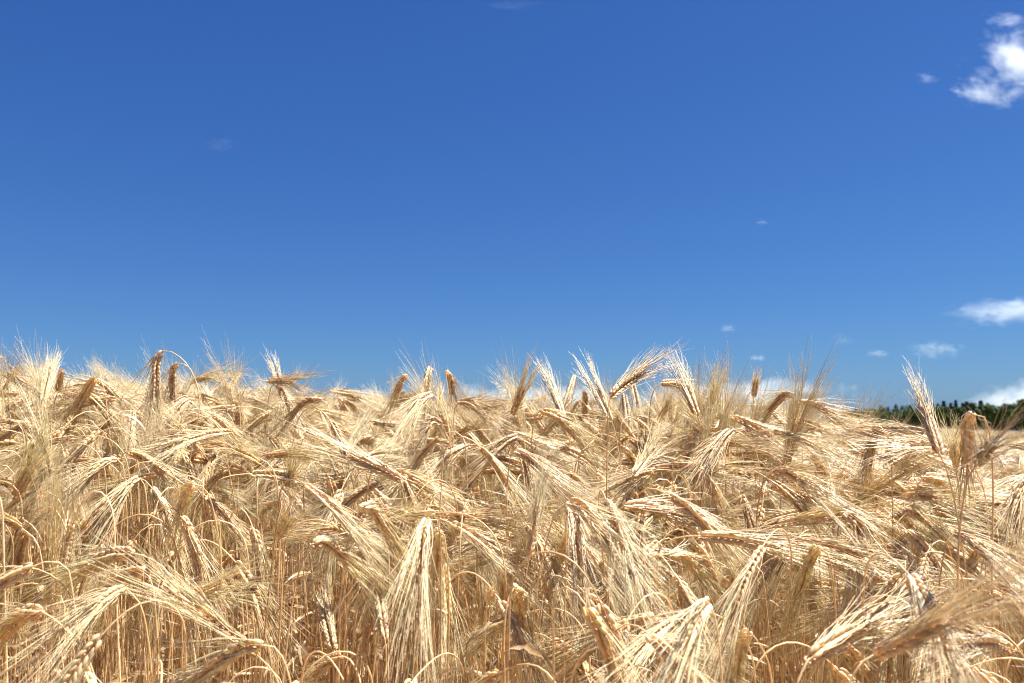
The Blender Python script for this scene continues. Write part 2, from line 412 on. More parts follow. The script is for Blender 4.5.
# ------------------------------------------------------------------ hero plants: (label tail, depth, stalk px points, ear px points, awn, spread, tone, towards)
# stalk points run from low to the neck; ear points from the neck to the tip of the grains
HEROES = [
 ("tall brown ear hanging straight down from a hooked stalk, highest on the left skyline", 1.45, [(190,460),(199,415),(197,385),(186,363),(172,352)], [(163,351),(157,362),(155,398)], .12, .9, .80, 0),
 ("brown ear hanging just right of the tallest hooked ear on the left skyline", 1.6, [(202,440),(201,400),(192,372),(184,364)], [(178,363),(173,372),(173,402)], .11, .9, .82, 0),
 ("upright ear with a long white tuft of awns against the sky near the left edge", 1.7, [(42,440),(42,405)], [(43,402),(49,376)], .115, .5, 1.1, 0),
 ("small stubby ear on the skyline beside the long white tuft at the left", 1.9, [(72,420),(70,385),(65,371)], [(62,369),(57,398)], .09, .8, .95, 0),
 ("brown ear lying rightwards on the skyline at the left edge", 1.8, [(-14,410),(-10,385),(2,374)], [(6,374),(25,385)], .1, .9, .8, 0),
 ("brown short ear rising rightwards on the left skyline", 1.9, [(24,415),(30,395)], [(32,388),(45,371)], .08, .8, .8, 0),
 ("pale ear drooping to the lower left under the left skyline", 1.5, [(108,440),(106,400),(101,380)], [(95,378),(88,388),(75,412)], .11, .8, 1.05, 0),
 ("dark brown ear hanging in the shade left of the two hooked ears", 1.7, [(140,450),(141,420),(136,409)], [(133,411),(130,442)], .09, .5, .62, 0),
 ("crisp ear with neat chevron grains pointing lower left, upper left of the field", 1.25, [(127,560),(126,500),(123,466)], [(117,459),(104,463),(82,484)], .12, .8, 1.05, 0),
 ("fat ear with chevron grains, lower right neighbour of the crisp chevron ear at upper left", 1.15, [(150,590),(148,520),(144,484)], [(139,477),(128,486),(112,520)], .12, .7, 1.08, 0),
 ("ear with a broad straight fan of bleached awns sweeping up to the right, left edge", 1.25, [(5,640),(8,560),(12,505)], [(14,498),(34,462)], .15, .8, 1.2, 0),
 ("ear running down to the right below the dark shaded ear on the left", 1.3, [(120,560),(119,480),(122,456)], [(128,451),(140,456),(166,474)], .12, .8, 1.0, 0),
 ("large ear on an arched golden stalk reaching left in the lower left foreground", .92, [(197,690),(190,630),(180,594),(165,569),(147,557)], [(131,553),(110,556),(76,573)], .15, .7, 1.0, 0),
 ("ear curling off the left edge low in the foreground with a yellow neck", .85, [(100,700),(82,650),(68,632),(53,618)], [(42,612),(22,616),(-8,648)], .13, .9, 1.05, 0),
 ("pale ear tucked under the arched golden stalk in the lower left", .95, [(158,700),(156,620),(152,583),(147,575)], [(142,571),(128,576),(105,595)], .13, .8, 1.05, 0),
 ("ear drooping left from a cream hooked stalk in the lower left", .90, [(152,700),(148,640),(141,606),(131,593)], [(125,588),(112,594),(90,614)], .13, .8, 1.0, 0),
 ("ear bending leftwards off the frame at mid height on the left edge", 1.05, [(46,640),(44,580),(38,545),(28,533)], [(20,527),(5,520),(-22,524)], .12, .8, 1.05, 0),
 ("ear pointing right with bleached awns in front of the arched golden stalk", .95, [(166,700),(171,640),(176,606)], [(181,594),(200,592),(222,583)], .13, .9, 1.15, 0),
 ("big pale ear pointing lower left at the bottom edge", .80, [(292,720),(290,680),(278,650)], [(262,645),(240,650),(190,684)], .14, .8, 1.15, 0),
 ("ear with a shining white shuttlecock of awns left of centre", 1.1, [(255,640),(262,580),(270,550)], [(276,538),(288,520)], .13, 1.2, 1.25, -1),
 ("short foreshortened brown ear facing the viewer above the white shuttlecock of awns", 1.35, [(276,560),(277,510),(279,492)], [(281,487),(292,500)], .11, .9, .8, -1),
 ("long brown ear rising upper left with a loose white fan of awns, left of centre", 1.2, [(416,620),(412,540),(409,498)], [(406,482),(380,469),(350,455)], .13, .8, .95, 0),
 ("shaggy brown ear curled over to the left beside the tall white stalk", 1.55, [(456,560),(454,480),(450,432),(445,425)], [(441,424),(431,422),(421,446)], .07, .9, .68, 0),
 ("tall bleached stalk with its head turned aside, left of centre", 1.3, [(452,640),(453,540),(452,470),(449,432),(444,408),(436,398)], [(432,394),(422,400),(412,420)], .10, .7, 1.15, 0),
 ("pointed straw ear hanging against the sky, tallest of the cluster left of centre", 1.7, [(440,440),(440,395),(436,372)], [(430,367),(428,376),(427,402)], .11, .45, .95, 0),
 ("ear on the skyline with awns raked out to the right, left of centre", 1.65, [(452,480),(452,420),(448,390),(446,377)], [(446,371),(450,378),(453,396)], .10, 1.3, .9, 0),
 ("pale ear drooping left on the skyline in the cluster left of centre", 1.75, [(414,440),(414,400),(410,380)], [(407,376),(402,380),(394,400)], .1, .8, 1.05, 0),
 ("thin pale ear between the pointed and the raked ear on the skyline left of centre", 1.8, [(437,450),(438,420)], [(438,414),(441,390)], .03, .5, 1.1, 0),
 ("ear arching to the right below the raked skyline ear with golden brush awns", 1.5, [(452,520),(453,450),(454,415),(456,405)], [(459,402),(470,403),(485,415)], .13, .9, .82, 0),
 ("dark rust ear slanting down to the left, centre of the upper field", 1.35, [(528,560),(527,480),(524,440)], [(518,436),(506,442),(484,462)], .1, .6, .7, 0),
 ("small horizontal ear beaded with grains below the skyline, left of centre", 1.9, [(366,470),(364,440),(365,423)], [(368,421),(396,425)], .08, .7, .85, 0),
 ("ear arching leftwards on the skyline where the sky dips lowest at the left", 1.6, [(330,480),(330,430),(328,405)], [(322,400),(306,402),(288,419)], .1, .9, .82, 0),
 ("little ear pointing right on the skyline left of centre", 1.95, [(340,440),(341,412)], [(344,400),(356,409)], .08, .9, .85, 0),
 ("brown ear hanging on the skyline under a spray of fine awns, left side", 1.7, [(266,450),(268,405),(272,385)], [(277,384),(282,390),(290,412)], .12, 1.2, .85, 0),
 ("ear lying rightwards on top of the skyline spray at the left", 1.6, [(240,440),(242,395),(256,381)], [(268,381),(294,381)], .10, 1.3, .95, 0),
 ("slim spike of awns leaning left above the left skyline", 1.7, [(289,440),(285,405)], [(284,400),(276,372)], .09, .35, .9, 0),
 ("upright ear leaning right with long pale awns, left of the tufts at centre skyline", 1.6, [(506,460),(509,425)], [(512,415),(524,386)], .11, .55, .95, 0),
 ("upright ear leaning left, its long pale awns crossing its neighbour's at the centre skyline", 1.55, [(572,460),(566,425)], [(563,416),(552,388)], .12, .5, 1.15, 0),
 ("tall upright ear with a long white brush leaning left, right of centre skyline", 1.4, [(628,560),(621,470),(614,428)], [(611,420),(596,388)], .12, .55, 1.12, 0),
 ("thick brown ear rising to the right across the sky, right of centre", 1.2, [(606,560),(607,470),(608,412)], [(610,397),(624,384),(645,371)], .11, .8, .76, 0),
 ("short brown ear hanging like a bead against the low cloud", 1.9, [(590,440),(592,402),(588,391)], [(585,391),(585,417)], .05, .4, .62, 0),
 ("brown ear hanging under the thick rising ear at the skyline", 1.9, [(628,440),(628,400),(630,384)], [(632,381),(637,404)], .05, .4, .72, 0),
 ("second hanging brown ear below the thick rising ear", 1.8, [(620,470),(620,410),(622,397)], [(624,394),(628,421)], .05, .4, .70, 0),
 ("brown bent ear tilting left above the sky gap at centre skyline", 1.8, [(566,450),(572,400),(576,384)], [(574,376),(567,398)], .07, .7, .78, 0),
 ("upright ear with a pale brush leaning left, right of the thick rising ear", 1.35, [(712,540),(706,460),(700,425)], [(697,415),(685,384)], .115, .6, 1.08, 0),
 ("brown arched ear reaching right just right of the thick rising ear", 1.5, [(650,480),(650,410),(655,388)], [(661,383),(676,384),(693,396)], .1, .8, .8, 0),
 ("ear facing the viewer with a narrow white brush above, right of centre skyline", 1.6, [(712,480),(711,415)], [(712,404),(716,386)], .105, .45, 1.1, -1),
 ("small round skyline ear with few short awns, right of the narrow white brush", 1.75, [(752,450),(753,405)], [(754,397),(756,379)], .05, .6, .88, -1),
 ("brown hoop-shaped ear bending left, upper field right of centre", 1.4, [(743,540),(744,470),(738,442),(730,437)], [(724,436),(711,438),(704,454)], .08, .8, .72, 0),
 ("ear with a brilliant white fan of awns opening to the upper right, right of centre", 1.15, [(600,600),(612,540),(626,492)], [(633,475),(650,452)], .125, 1.5, 1.25, 0),
 ("ear arching right from the centre skyline with awns falling to the lower right", 1.35, [(530,520),(531,450),(535,415)], [(541,410),(556,416),(578,438)], .13, .7, 1.0, 0),
 ("ear slanting to the lower right under the golden blur at centre", 1.15, [(506,620),(507,500),(510,458)], [(515,450),(528,458),(556,486)], .14, .7, .95, 0),
 ("pale ear bent over leftwards on a thin arched neck, right skyline", 1.5, [(803,480),(801,430),(798,402)], [(793,395),(784,396),(768,412)], .11, .9, 1.0, 0),
 ("golden ear heading right behind the thin arched neck on the right skyline", 1.6, [(790,460),(789,420),(792,404)], [(798,402),(812,404),(838,418)], .1, 1.1, .82, 0),
 ("dark brown ear hanging down from a kink, right side of the upper field", 1.15, [(893,560),(892,480),(890,440)], [(884,430),(875,434),(866,472)], .11, .6, .66, 0),
 ("long brown ear lying flat to the left before the trees", 1.2, [(962,560),(958,480),(942,440)], [(926,432),(905,430),(880,430)], .15, .8, .78, 0),
 ("brown ear lying flat to the left, lower of the two flat ears on the right", 1.2, [(990,560),(984,490),(966,458)], [(950,450),(930,447),(908,447)], .13, .8, .8, 0),
 ("slim tan spike leaning left high above the tree line", 1.0, [(975,640),(958,520),(946,468)], [(940,455),(924,405)], .09, .35, .86, 0),
 ("blurred brown ear rising right with awns spread like a sunburst before the trees", .75, [(962,700),(958,560),(966,485)], [(976,465),(992,443)], .09, 1.9, .40, 0),
 ("ear with shining white upright awns in front of the trees", 1.15, [(962,600),(960,510),(957,475)], [(956,466),(953,445)], .10, 1.0, 1.3, -1),
 ("soft golden ear hanging in the blur on the right before the trees", .95, [(992,600),(993,480),(988,425),(978,414)], [(972,414),(968,424),(967,470)], .07, .9, .8, 0),
 ("ear at the right edge with bleached awns hanging straight down", 1.05, [(1050,620),(1046,520),(1040,482)], [(1034,478),(1022,484),(1014,520)], .12, .8, 1.2, 0),
 ("pale ear with bleached awns sweeping down right towards the right edge", 1.2, [(914,600),(913,520),(918,484)], [(924,477),(936,480),(956,500)], .13, .8, 1.1, 0),
 ("crisp hanging ear with a row of dark notches, lower right foreground", .95, [(838,700),(836,620),(830,560)], [(818,547),(811,558),(798,598)], .14, .6, 1.18, 0),
 ("large blurred brown ear rising right at the lower right corner", .68, [(832,740),(846,690),(862,662)], [(874,655),(900,642),(944,618)], .14, .8, .72, 0),
 ("large blurred brown ear rising right, left of its twin in the lower right corner", .70, [(786,740),(792,700),(802,672)], [(808,660),(830,644),(868,624)], .14, .8, .70, 0),
 ("ear running down to the right edge with brown kernels", .95, [(936,700),(938,600),(946,545)], [(954,534),(970,540),(996,564)], .13, .9, .8, 0),
 ("grey brown ear curved like a claw, right of the centre of the field", 1.05, [(836,700),(834,600),(838,530)], [(845,513),(857,524),(855,566)], .11, .6, .72, 0),
 ("short brown ear lying left at the right edge of the bottom corner", .80, [(1040,740),(1038,690),(1024,656)], [(1008,648),(990,642),(962,643)], .09, .8, .75, 0),
 ("big hanging ear with a long curtain of pale awns, left of centre foreground", .90, [(432,470),(431,460),(429,490)], [(427,520),(423,534),(420,575)], .15, .55, 1.12, 0),
 ("hanging ear beside the long curtain of awns, its right-hand neighbour", .93, [(447,700),(449,600),(445,540),(440,529)], [(437,530),(437,542),(437,582)], .14, .5, 1.1, 0),
 ("ear falling to the lower right from a brown arched stalk in the centre foreground", .95, [(530,680),(537,590),(547,540),(556,512)], [(568,502),(582,508),(608,544)], .15, .6, 1.08, 0),
 ("dark shaded ear hanging inside the brown arch at the centre foreground", 1.0, [(564,660),(566,560),(566,518)], [(570,510),(574,520),(578,560)], .11, .5, .75, 0),
 ("large ear with thick spreading awns reaching lower left, bottom right of centre", .76, [(724,740),(722,680),(716,622)], [(708,602),(700,612),(682,655)], .15, 1.0, 1.1, 0),
 ("fat upright white ear at the bottom edge, right of centre", .90, [(776,740),(770,670),(758,642)], [(749,632),(742,644),(736,690)], .10, .5, 1.2, 0),
 ("frayed ear turning right and down on a stiff pale stalk, lower right of centre", 1.0, [(668,740),(669,640),(669,572)], [(670,556),(682,556),(704,580)], .12, 1.2, 1.15, 0),
 ("ear draped right from a smooth pale hooked stalk, lower left of centre", .95, [(280,720),(290,620),(300,568)], [(312,544),(326,543),(350,562)], .12, .8, 1.0, 0),
 ("plump ear standing in the stems, lower left of centre", 1.05, [(333,720),(334,665)], [(334,650),(324,606)], .05, .6, 1.05, 0),
 ("plump ear with rounded kernels right of its twin among the stems, lower left of centre", 1.05, [(385,720),(386,655)], [(385,640),(379,598)], .05, .6, .95, 0),
 ("ear drooping right from a tall thin arched stalk left of centre", 1.0, [(338,700),(341,600),(348,540)], [(362,507),(372,508),(392,540)], .12, .7, .9, 0),
 ("short ear stub on a pale bare stalk near the bottom, centre", 1.0, [(484,740),(485,650),(486,615)], [(488,602),(492,590)], .03, .8, 1.1, -1),
 ("ear hanging with a long skirt of awns at the bottom centre", .90, [(506,740),(504,640),(508,600)], [(514,588),(519,596),(526,640)], .14, .7, 1.08, 0),
 ("brown ear stretched right with soft golden awns, right of centre mid field", 1.05, [(610,640),(608,560),(614,516)], [(624,506),(645,506),(680,518)], .13, .6, .8, 0),
 ("curved brown ear arching right with awns pouring lower right, right of centre upper field", 1.1, [(758,620),(756,530),(762,486)], [(770,474),(786,472),(806,486)], .14, .8, .82, 0),
 ("pale ear curling over to the left in front of the shuttlecock awns", 1.05, [(222,640),(221,560),(212,505),(202,486)], [(192,484),(186,494),(178,524)], .11, .8, 1.15, 0),
]

# ------------------------------------------------------------------ candidates for the generic plants
def peak_rel(d):
    return float(np.interp(d, (.6, .8, 1.0, 1.3, 1.6, 2.2, 3.5, 8, 40), (-.29, -.235, -.17, -.10, -.055, -.033, -.035, -.055, -.10)))

hero_px = []
for (lab, d, sp, ep, aw, spr, tn, tw) in HEROES:
    e0, e1 = ep[0], ep[-1]
    hero_px.append((d, (e0[0] + e1[0]) / 2, min(e0[1], e1[1]), max(e0[1], e1[1]), abs(e0[0] - e1[0]) / 2))

VARS = {}
def get_variant(hi, ni, lod):
    key = (hi, ni, lod)
    if key not in VARS:
        VARS[key] = build_variant(HEIGHTS[hi], NODS[ni], lod)
    return VARS[key]
for hi in range(3):
    for ni in range(len(NODS)):
        get_variant(hi, ni, 0)

def scatter(y0, y1, dens, side=.8):
    """even random spots over the strip y0..y1, a little wider than the view"""
    hw = lambda y: .72 * y + side
    n_ = int(dens * (hw(y0) + hw(y1)) * (y1 - y0))
    out = []
    while len(out) < n_:
        y = random.uniform(y0, y1)
        if random.random() > hw(y) / hw(y1): continue
        out.append((random.uniform(-hw(y), hw(y)), y))
    return out

NODW = [.05, .05, .04, .07, .10, .15, .18, .17, .12, .07]
def make_spec(x, y):
    ni = int(rng.choice(len(NODS), p=NODW))
    rt = min(1, max(0, (W / 2 + F * x / y - 790) / 70)) if y > 1.0 else 0
    want = peak_rel(y) + rng.normal() * (.038 if y > 1.2 else .055) * (1 - .6 * rt) - .030 * rt
    if y > 1.3: want -= float(np.interp(W / 2 + F * x / y, (280, 340, 470, 520), (0, .022, .022, 0)))
    if rng.random() < (.14 if y < 1.4 else .35): want -= abs(rng.normal()) * .10       # shorter tillers fill the depth
    if ni == 0: want -= .05
    h = CAM_Z + want                                              # wanted height over the local ground
    h = min(max(h, .52), 1.06)
    hi = int(np.argmin([abs(h - q) for q in HEIGHTS]))
    sc = h / HEIGHTS[hi]
    az = random.uniform(0, 2 * math.pi)
    if y < 1.3 and rng.random() < .4: s_ni = int(rng.choice([5, 6, 7, 8])); ni = s_ni; sc = 1.0 * h / HEIGHTS[hi]
    if rng.random() < .55:                                        # most nod across the view
        go_left = rng.random() < float(np.interp(W / 2 + F * x / y, (150, 420, 900), (.8, .4, .25)))
        az = (math.pi if go_left else 0) + rng.normal() * .5
    return dict(x=x, y=y, ni=ni, hi=hi, sc=sc, az=az, tl=(rng.normal() * .05, rng.normal() * .05))

def spec_world(s, p):
    e = Euler((s['tl'][0], s['tl'][1], s['az']))
    v = Vector(p); v.rotate(e)
    return np.array(v) * s['sc'] + np.array((s['x'], s['y'], ground_z(s['x'], s['y'])))

def blocks_hero(s):
    v = VARS[(s['hi'], s['ni'], 0)]
    mid = spec_world(s, v['ear'][len(v['ear']) // 2]); nk = spec_world(s, v['neck'])
    px, py, dd = to_px(mid); kx, ky, _ = to_px(nk)
    r = 38 / max(dd, .3)
    for (d, hx, ya, yb, hw) in hero_px:
        if d > s['y'] - .02:
            if abs(px - hx) < hw + r * .9 and py > ya - r * 1.6 and py < yb + r * .9: return True
            if abs(kx - hx) < hw + 5 and ky < yb: return True
    return False

specs = []
for (x, y) in scatter(.62, 3.0, 430):
    s = make_spec(x, y)
    if y < 2.0 and blocks_hero(s) and random.random() < .93:
        continue
    if y < .8:
        v = VARS[(s['hi'], s['ni'], 0)]
        px, py, dd = to_px(spec_world(s, v['neck']))
        if random.random() < .60: continue
    specs.append(s)
for k in range(250):                                              # taller plants that feather the skyline
    pxx = float(rng.choice([rng.uniform(-40, 320), rng.uniform(380, 480), rng.normal(650, 95), rng.uniform(740, 815)], p=[.28, .07, .53, .12]))
    y = rng.uniform(1.45, 2.8); x = (pxx - W / 2) / F * y
    s = make_spec(x, y)
    s['ni'] = int(rng.choice([0, 0, 1, 2, 4, 6])); h = CAM_Z + rng.normal() * .014 + float(np.interp(pxx, (0, 300, 360, 480, 540, 800, 850), (-.022, -.025, -.04, -.035, -.004, -.008, -.05))) - TILT * 0
    s['hi'] = 2; s['sc'] = h / HEIGHTS[2]
    if blocks_hero(s) and random.random() < .8: continue
    specs.append(s)
specs.sort(key=lambda s: s['y'])
# plants in view, nearest first, become individuals
N_IND = 300 - len(HEROES) - 1
ind, rest = [], []
for s in specs:
    v = VARS[(s['hi'], s['ni'], 0)]
    px, py, dd = to_px(spec_world(s, v['ear'][len(v['ear']) // 2]))
    if len(ind) < N_IND and -20 < px < 1044 and py < 690: ind.append((s, px, py, dd))
    else: rest.append(s)
print('individual generic plants', len(ind), 'up to', ind[-1][0]['y'], 'rest', len(rest))

# ------------------------------------------------------------------ build heroes
GROUP = 'ripe barley plants at the front of the field'
def build_plant(base, S, G, A, Lf, label, group=GROUP):
    root = bpy.data.objects.new('barley_plant', None); C.objects.link(root)
    root.empty_display_size = .02
    root.location = base
    tag(root, label, 'barley', group)
    link('stalk', S.mesh('stalk', M_STRAW, base), root)
    ear = link('ear', G.mesh('ear', M_STRAW, base), root)
    link('awns', A.mesh('awns', M_STRAW, base), ear)
    if Lf: link('leaf', Lf.mesh('leaf', M_STRAW, base), root)
    return root

EAR_L = .082
for (lab, d, sp, ep, aw, spr, tn, tw) in HEROES:
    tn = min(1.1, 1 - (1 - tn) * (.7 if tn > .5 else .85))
    E = np.array([at(x, y, d) for x, y in ep])
    ln = np.linalg.norm(np.diff(E, axis=0), axis=1).sum()
    fold = EAR_L if tw == 0 else .085
    dz = 0
    if ln < fold:
        dz = math.sqrt(fold ** 2 - ln ** 2) * (1 if tw == 0 else 1)
        sgn = -1 if tw != 0 or rng.random() < .5 else 1
        dz = min(dz, .055) * sgn
    k = np.linspace(0, 1, len(E))
    E = np.array([at(x, y, d + dz * kk) for (x, y), kk in zip(ep, k)])
    # the stalk, followed down to the soil
    if lab.startswith('big hanging ear with a long curtain'):
        sp = [(440, 700), (441, 600), (440, 540), (436, 518)]
    drift = rng.normal() * .012
    P = [at(x, y, d + drift * (1 - i / len(sp))) for i, (x, y) in enumerate(sp)] + [E[0]]
    low = P[0]; nxt = P[1]
    sl = (low - nxt); sl = sl / max(1e-6, -sl[2]) if sl[2] < 0 else np.array((0, 0, -1.))
    gz = ground_z(low[0], low[1])
    hgt = low[2] - gz
    down = []
    for f in (1.0, .66, .33):
        q = low + np.array((sl[0] * hgt * f * .45, rng.normal() * .01, -hgt * f)); down.append(q)
    base = down[0].copy(); base[2] = ground_z(base[0], base[1]); down[0] = base
    P = np.array(down + P)
    face = np.array((0., 1., 0.)) + rng.normal(size=3) * .35
    el = np.linalg.norm(np.diff(E, axis=0), axis=1).sum()
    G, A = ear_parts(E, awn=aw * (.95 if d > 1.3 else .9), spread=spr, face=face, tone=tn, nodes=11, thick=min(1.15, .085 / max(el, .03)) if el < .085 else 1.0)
    S = stalk_mb(P, tone=.95 + .2 * (tn - .9))
    Lf = None
    if rng.random() < .6:
        kk = 2 + int(rng.integers(0, 2))
        Lf = leaf_mb(P[kk] + (P[kk + 1] - P[kk]) * rng.random(), rng.uniform(0, 6.28), rng.uniform(.10, .17), rng.uniform(.003, .005), rng.uniform(.6, 1.3), rng.uniform(.6, 1.3), rng.uniform(.8, 1.1))
    build_plant(base, S, G, A, Lf, lab)

# ------------------------------------------------------------------ generic individuals (copies share mesh data)
def zone(px):
    for lim, nm in ((60, 'at the left edge'), (150, 'near the left edge'), (260, 'well left of centre'), (370, 'left of centre'), (470, 'just left of centre'), (555, 'in the centre'),
                    (655, 'just right of centre'), (765, 'right of centre'), (875, 'well right of centre'), (965, 'near the right edge'), (9999, 'at the right edge')):
        if px < lim: return nm
def row(py):
    for lim, nm in ((470, 'high in crop'), (530, 'upper mid crop'), (585, 'lower mid crop'), (640, 'low in foreground'), (9999, 'along bottom edge')):
        if py < lim: return nm
entries = []
for (s, px, py, dd) in ind:
    v = build_variant(HEIGHTS[s['hi']] * s['sc'], NODS[s['ni']] + rng.normal() * R(9), 0)
    s['sc'] = 1.0; s['v'] = v
    px, py, dd = to_px(spec_world(s, v['ear'][len(v['ear']) // 2]))
    a = spec_world(s, v['ear'][0]); b = spec_world(s, v['ear'][-1])
    ax, ay, _ = to_px(a); bx, by, _ = to_px(b)
    dx, dy = bx - ax, by - ay
    far = math.hypot(dx, dy) < 22 / dd
    if far: how = 'ear end-on towards the viewer' if b[1] < a[1] else 'ear end-on facing away'
    elif dy > abs(dx) * 1.8: how = 'ear hanging straight down'
    elif dy < -abs(dx) * 1.2: how = 'ear standing upright'
    elif abs(dy) < abs(dx) * .35: how = 'ear lying level to the ' + ('right' if dx > 0 else 'left')
    elif dy > 0: how = 'ear drooping to the ' + ('right' if dx > 0 else 'left')
    else: how = 'ear rising to the ' + ('right' if dx > 0 else 'left')
    entries.append([s, px, py, how + ', ' + row(py) + ' ' + zone(px)])
from collections import defaultdict
by_l = defaultdict(list)
for e in entries: by_l[e[3]].append(e)
for k_, es in by_l.items():
    if len(es) == 1: continue
    es.sort(key=lambda e: e[1])
    names = {2: ['the left one', 'the right one'], 3: ['leftmost', 'the middle one', 'rightmost']}.get(len(es))
    if names is None:
        names = ['leftmost'] + ['inside the bunch'] * (len(es) - 2) + ['rightmost']
    for e, nm in zip(es, names): e[3] = e[3] + ', ' + nm
for s, px, py, lab in entries:
    v = s['v']; ms = [v[k_].mesh(n_, M_STRAW) for k_, n_ in (('S', 'stalk'), ('G', 'ear'), ('A', 'awns'), ('L', 'leaf'))]
    root = bpy.data.objects.new('barley_plant', None); C.objects.link(root); root.empty_display_size = .02
    root.location = (s['x'], s['y'], ground_z(s['x'], s['y'])); root.rotation_euler = (s['tl'][0], s['tl'][1], s['az'])
    tag(root, lab, 'barley', GROUP)
    link('stalk', ms[0], root); ear = link('ear', ms[1], root); link('awns', ms[2], ear)
    if rng.random() < .75: link('leaf', ms[3], root)

# ------------------------------------------------------------------ the mass of the field: one object with geometry nodes
def merged(v, names='barley'):
    m = MB(); m.add(v['S']); m.add(v['G']); m.add(v['A'])
    if v['L']: m.add(v['L'])
    return m

src = bpy.data.collections.new('barley_sources')
KEYS = [(hi, ni) for hi in range(3) for ni in range(len(NODS))]
def add_src(m, i):
    o = bpy.data.objects.new('barley_source_%03d' % i, m.mesh('barley_mass', M_STRAW)); src.objects.link(o)
for i, (hi, ni) in enumerate(KEYS): add_src(merged(VARS[(hi, ni, 0)]), i)
n0 = len(KEYS)
for i, (hi, ni) in enumerate(KEYS): add_src(merged(build_variant(HEIGHTS[hi], NODS[ni], 1)), n0 + i)
NCL = 5
def xform(m, e, sc, off):
    o = MB(); o.n = m.n; o.q = m.q; o.c = [c * rng.uniform(.8, 1.12) for c in m.c]
    mat = np.array(e.to_matrix()) * sc
    o.v = [v @ mat.T + off for v in m.v]
    return o
low_lib = [merged(build_variant(.93, NODS[ni], 2)) for ni in range(len(NODS)) for _ in (0, 1)]
for c_ in range(NCL):                                            # one square metre of far crop
    m = MB()
    for k in range(130):
        e = Euler((rng.normal() * .06, rng.normal() * .06, rng.uniform(0, 6.28)))
        m.add(xform(low_lib[int(rng.integers(len(low_lib)))], e, rng.uniform(.86, 1.0), np.array((rng.uniform(-.55, .55), rng.uniform(-.55, .55), 0))))
    add_src(m, 2 * n0 + c_)

pts, rots, scl, vid = [], [], [], []
def push(s, lodshift):
    pts.append((s['x'], s['y'], ground_z(s['x'], s['y'])))
    rots.append((s['tl'][0], s['tl'][1], s['az'])); scl.append(s['sc'])
    vid.append(s['hi'] * len(NODS) + s['ni'] + lodshift)
for s in rest: push(s, 0 if s['y'] < 1.8 else n0)
for (x, y) in scatter(3.0, 6.0, 290, 1.5): push(make_spec(x, y), n0)
for (x, y) in scatter(6.0, 11.0, 150, 2.5): push(make_spec(x, y), n0)
for (x, y) in [(x, y) for x in np.arange(-48, 48, 1.0) for y in np.arange(11.3, 50, 1.0)]:
    if abs(x) > .75 * y + 8: continue
    pts.append((x + rng.uniform(-.1, .1), y, ground_z(x, y))); rots.append((0, TILT, random.choice((0, 1, 2, 3)) * math.pi / 2))
    scl.append((CAM_Z + peak_rel(y)) / .93 + rng.normal() * .02); vid.append(2 * n0 + int(rng.integers(NCL)))
print('instances', len(pts))
me = bpy.data.meshes.new('barley_field')
me.vertices.add(len(pts)); me.vertices.foreach_set('co', np.array(pts, np.float32).ravel())
a = me.attributes.new('rot', 'FLOAT_VECTOR', 'POINT'); a.data.foreach_set('vector', np.array(rots, np.float32).ravel())
a = me.attributes.new('scl', 'FLOAT', 'POINT'); a.data.foreach_set('value', np.array(scl, np.float32))
a = me.attributes.new('vid', 'INT', 'POINT'); a.data.foreach_set('value', np.array(vid, np.int32))
me.update()
field = link('barley_field', me)
tag(field, 'dense mass of ripe pale barley behind the front plants, out to the skyline', 'barley field', kind='stuff')
gt = bpy.data.node_groups.new('scatter', 'GeometryNodeTree')
gt.interface.new_socket('Geometry', in_out='INPUT', socket_type='NodeSocketGeometry')
gt.interface.new_socket('Geometry', in_out='OUTPUT', socket_type='NodeSocketGeometry')
gi = gt.nodes.new('NodeGroupInput'); go = gt.nodes.new('NodeGroupOutput')
ip = gt.nodes.new('GeometryNodeInstanceOnPoints'); ci = gt.nodes.new('GeometryNodeCollectionInfo')
ci.inputs['Collection'].default_value = src; ci.inputs['Separate Children'].default_value = True; ci.inputs['Reset Children'].default_value = True
def named(nm, dt):
    n_ = gt.nodes.new('GeometryNodeInputNamedAttribute'); n_.data_type = dt; n_.inputs['Name'].default_value = nm
    return [o_ for o_ in n_.outputs if o_.enabled][0] if any(o_.enabled for o_ in n_.outputs) else n_.outputs[0]
gt.links.new(gi.outputs[0], ip.inputs['Points']); gt.links.new(ci.outputs[0], ip.inputs['Instance'])
ip.inputs['Pick Instance'].default_value = True
gt.links.new(named('vid', 'INT'), ip.inputs['Instance Index'])
gt.links.new(named('rot', 'FLOAT_VECTOR'), ip.inputs['Rotation'])
gt.links.new(named('scl', 'FLOAT'), ip.inputs['Scale'])
gt.links.new(ip.outputs[0], go.inputs[0])
md = field.modifiers.new('scatter', 'NODES'); md.node_group = gt

# ------------------------------------------------------------------ thin dark grass stalks on the skyline
for (pts_, lab) in (([(9, 470), (8, 400), (8, 356)], 'thin dark bare stalk standing against the sky at the left edge'),
                    ([(701, 470), (699, 420), (699, 364)], 'thin dark bare stalk standing against the sky right of centre')):
    P = [at(x, y, 1.5) for x, y in pts_]
    b = P[0].copy(); b[2] = ground_z(b[0], b[1])
    m = MB(); m.tubes(resample(np.array([b] + P), 24), np.linspace(.0014, .0005, 24), 5, (.10, .075, .05))
    o = link('grass_stalk', m.mesh('grass_stalk', M_STRAW, b), None, tuple(b))
    tag(o, lab, 'stalk')

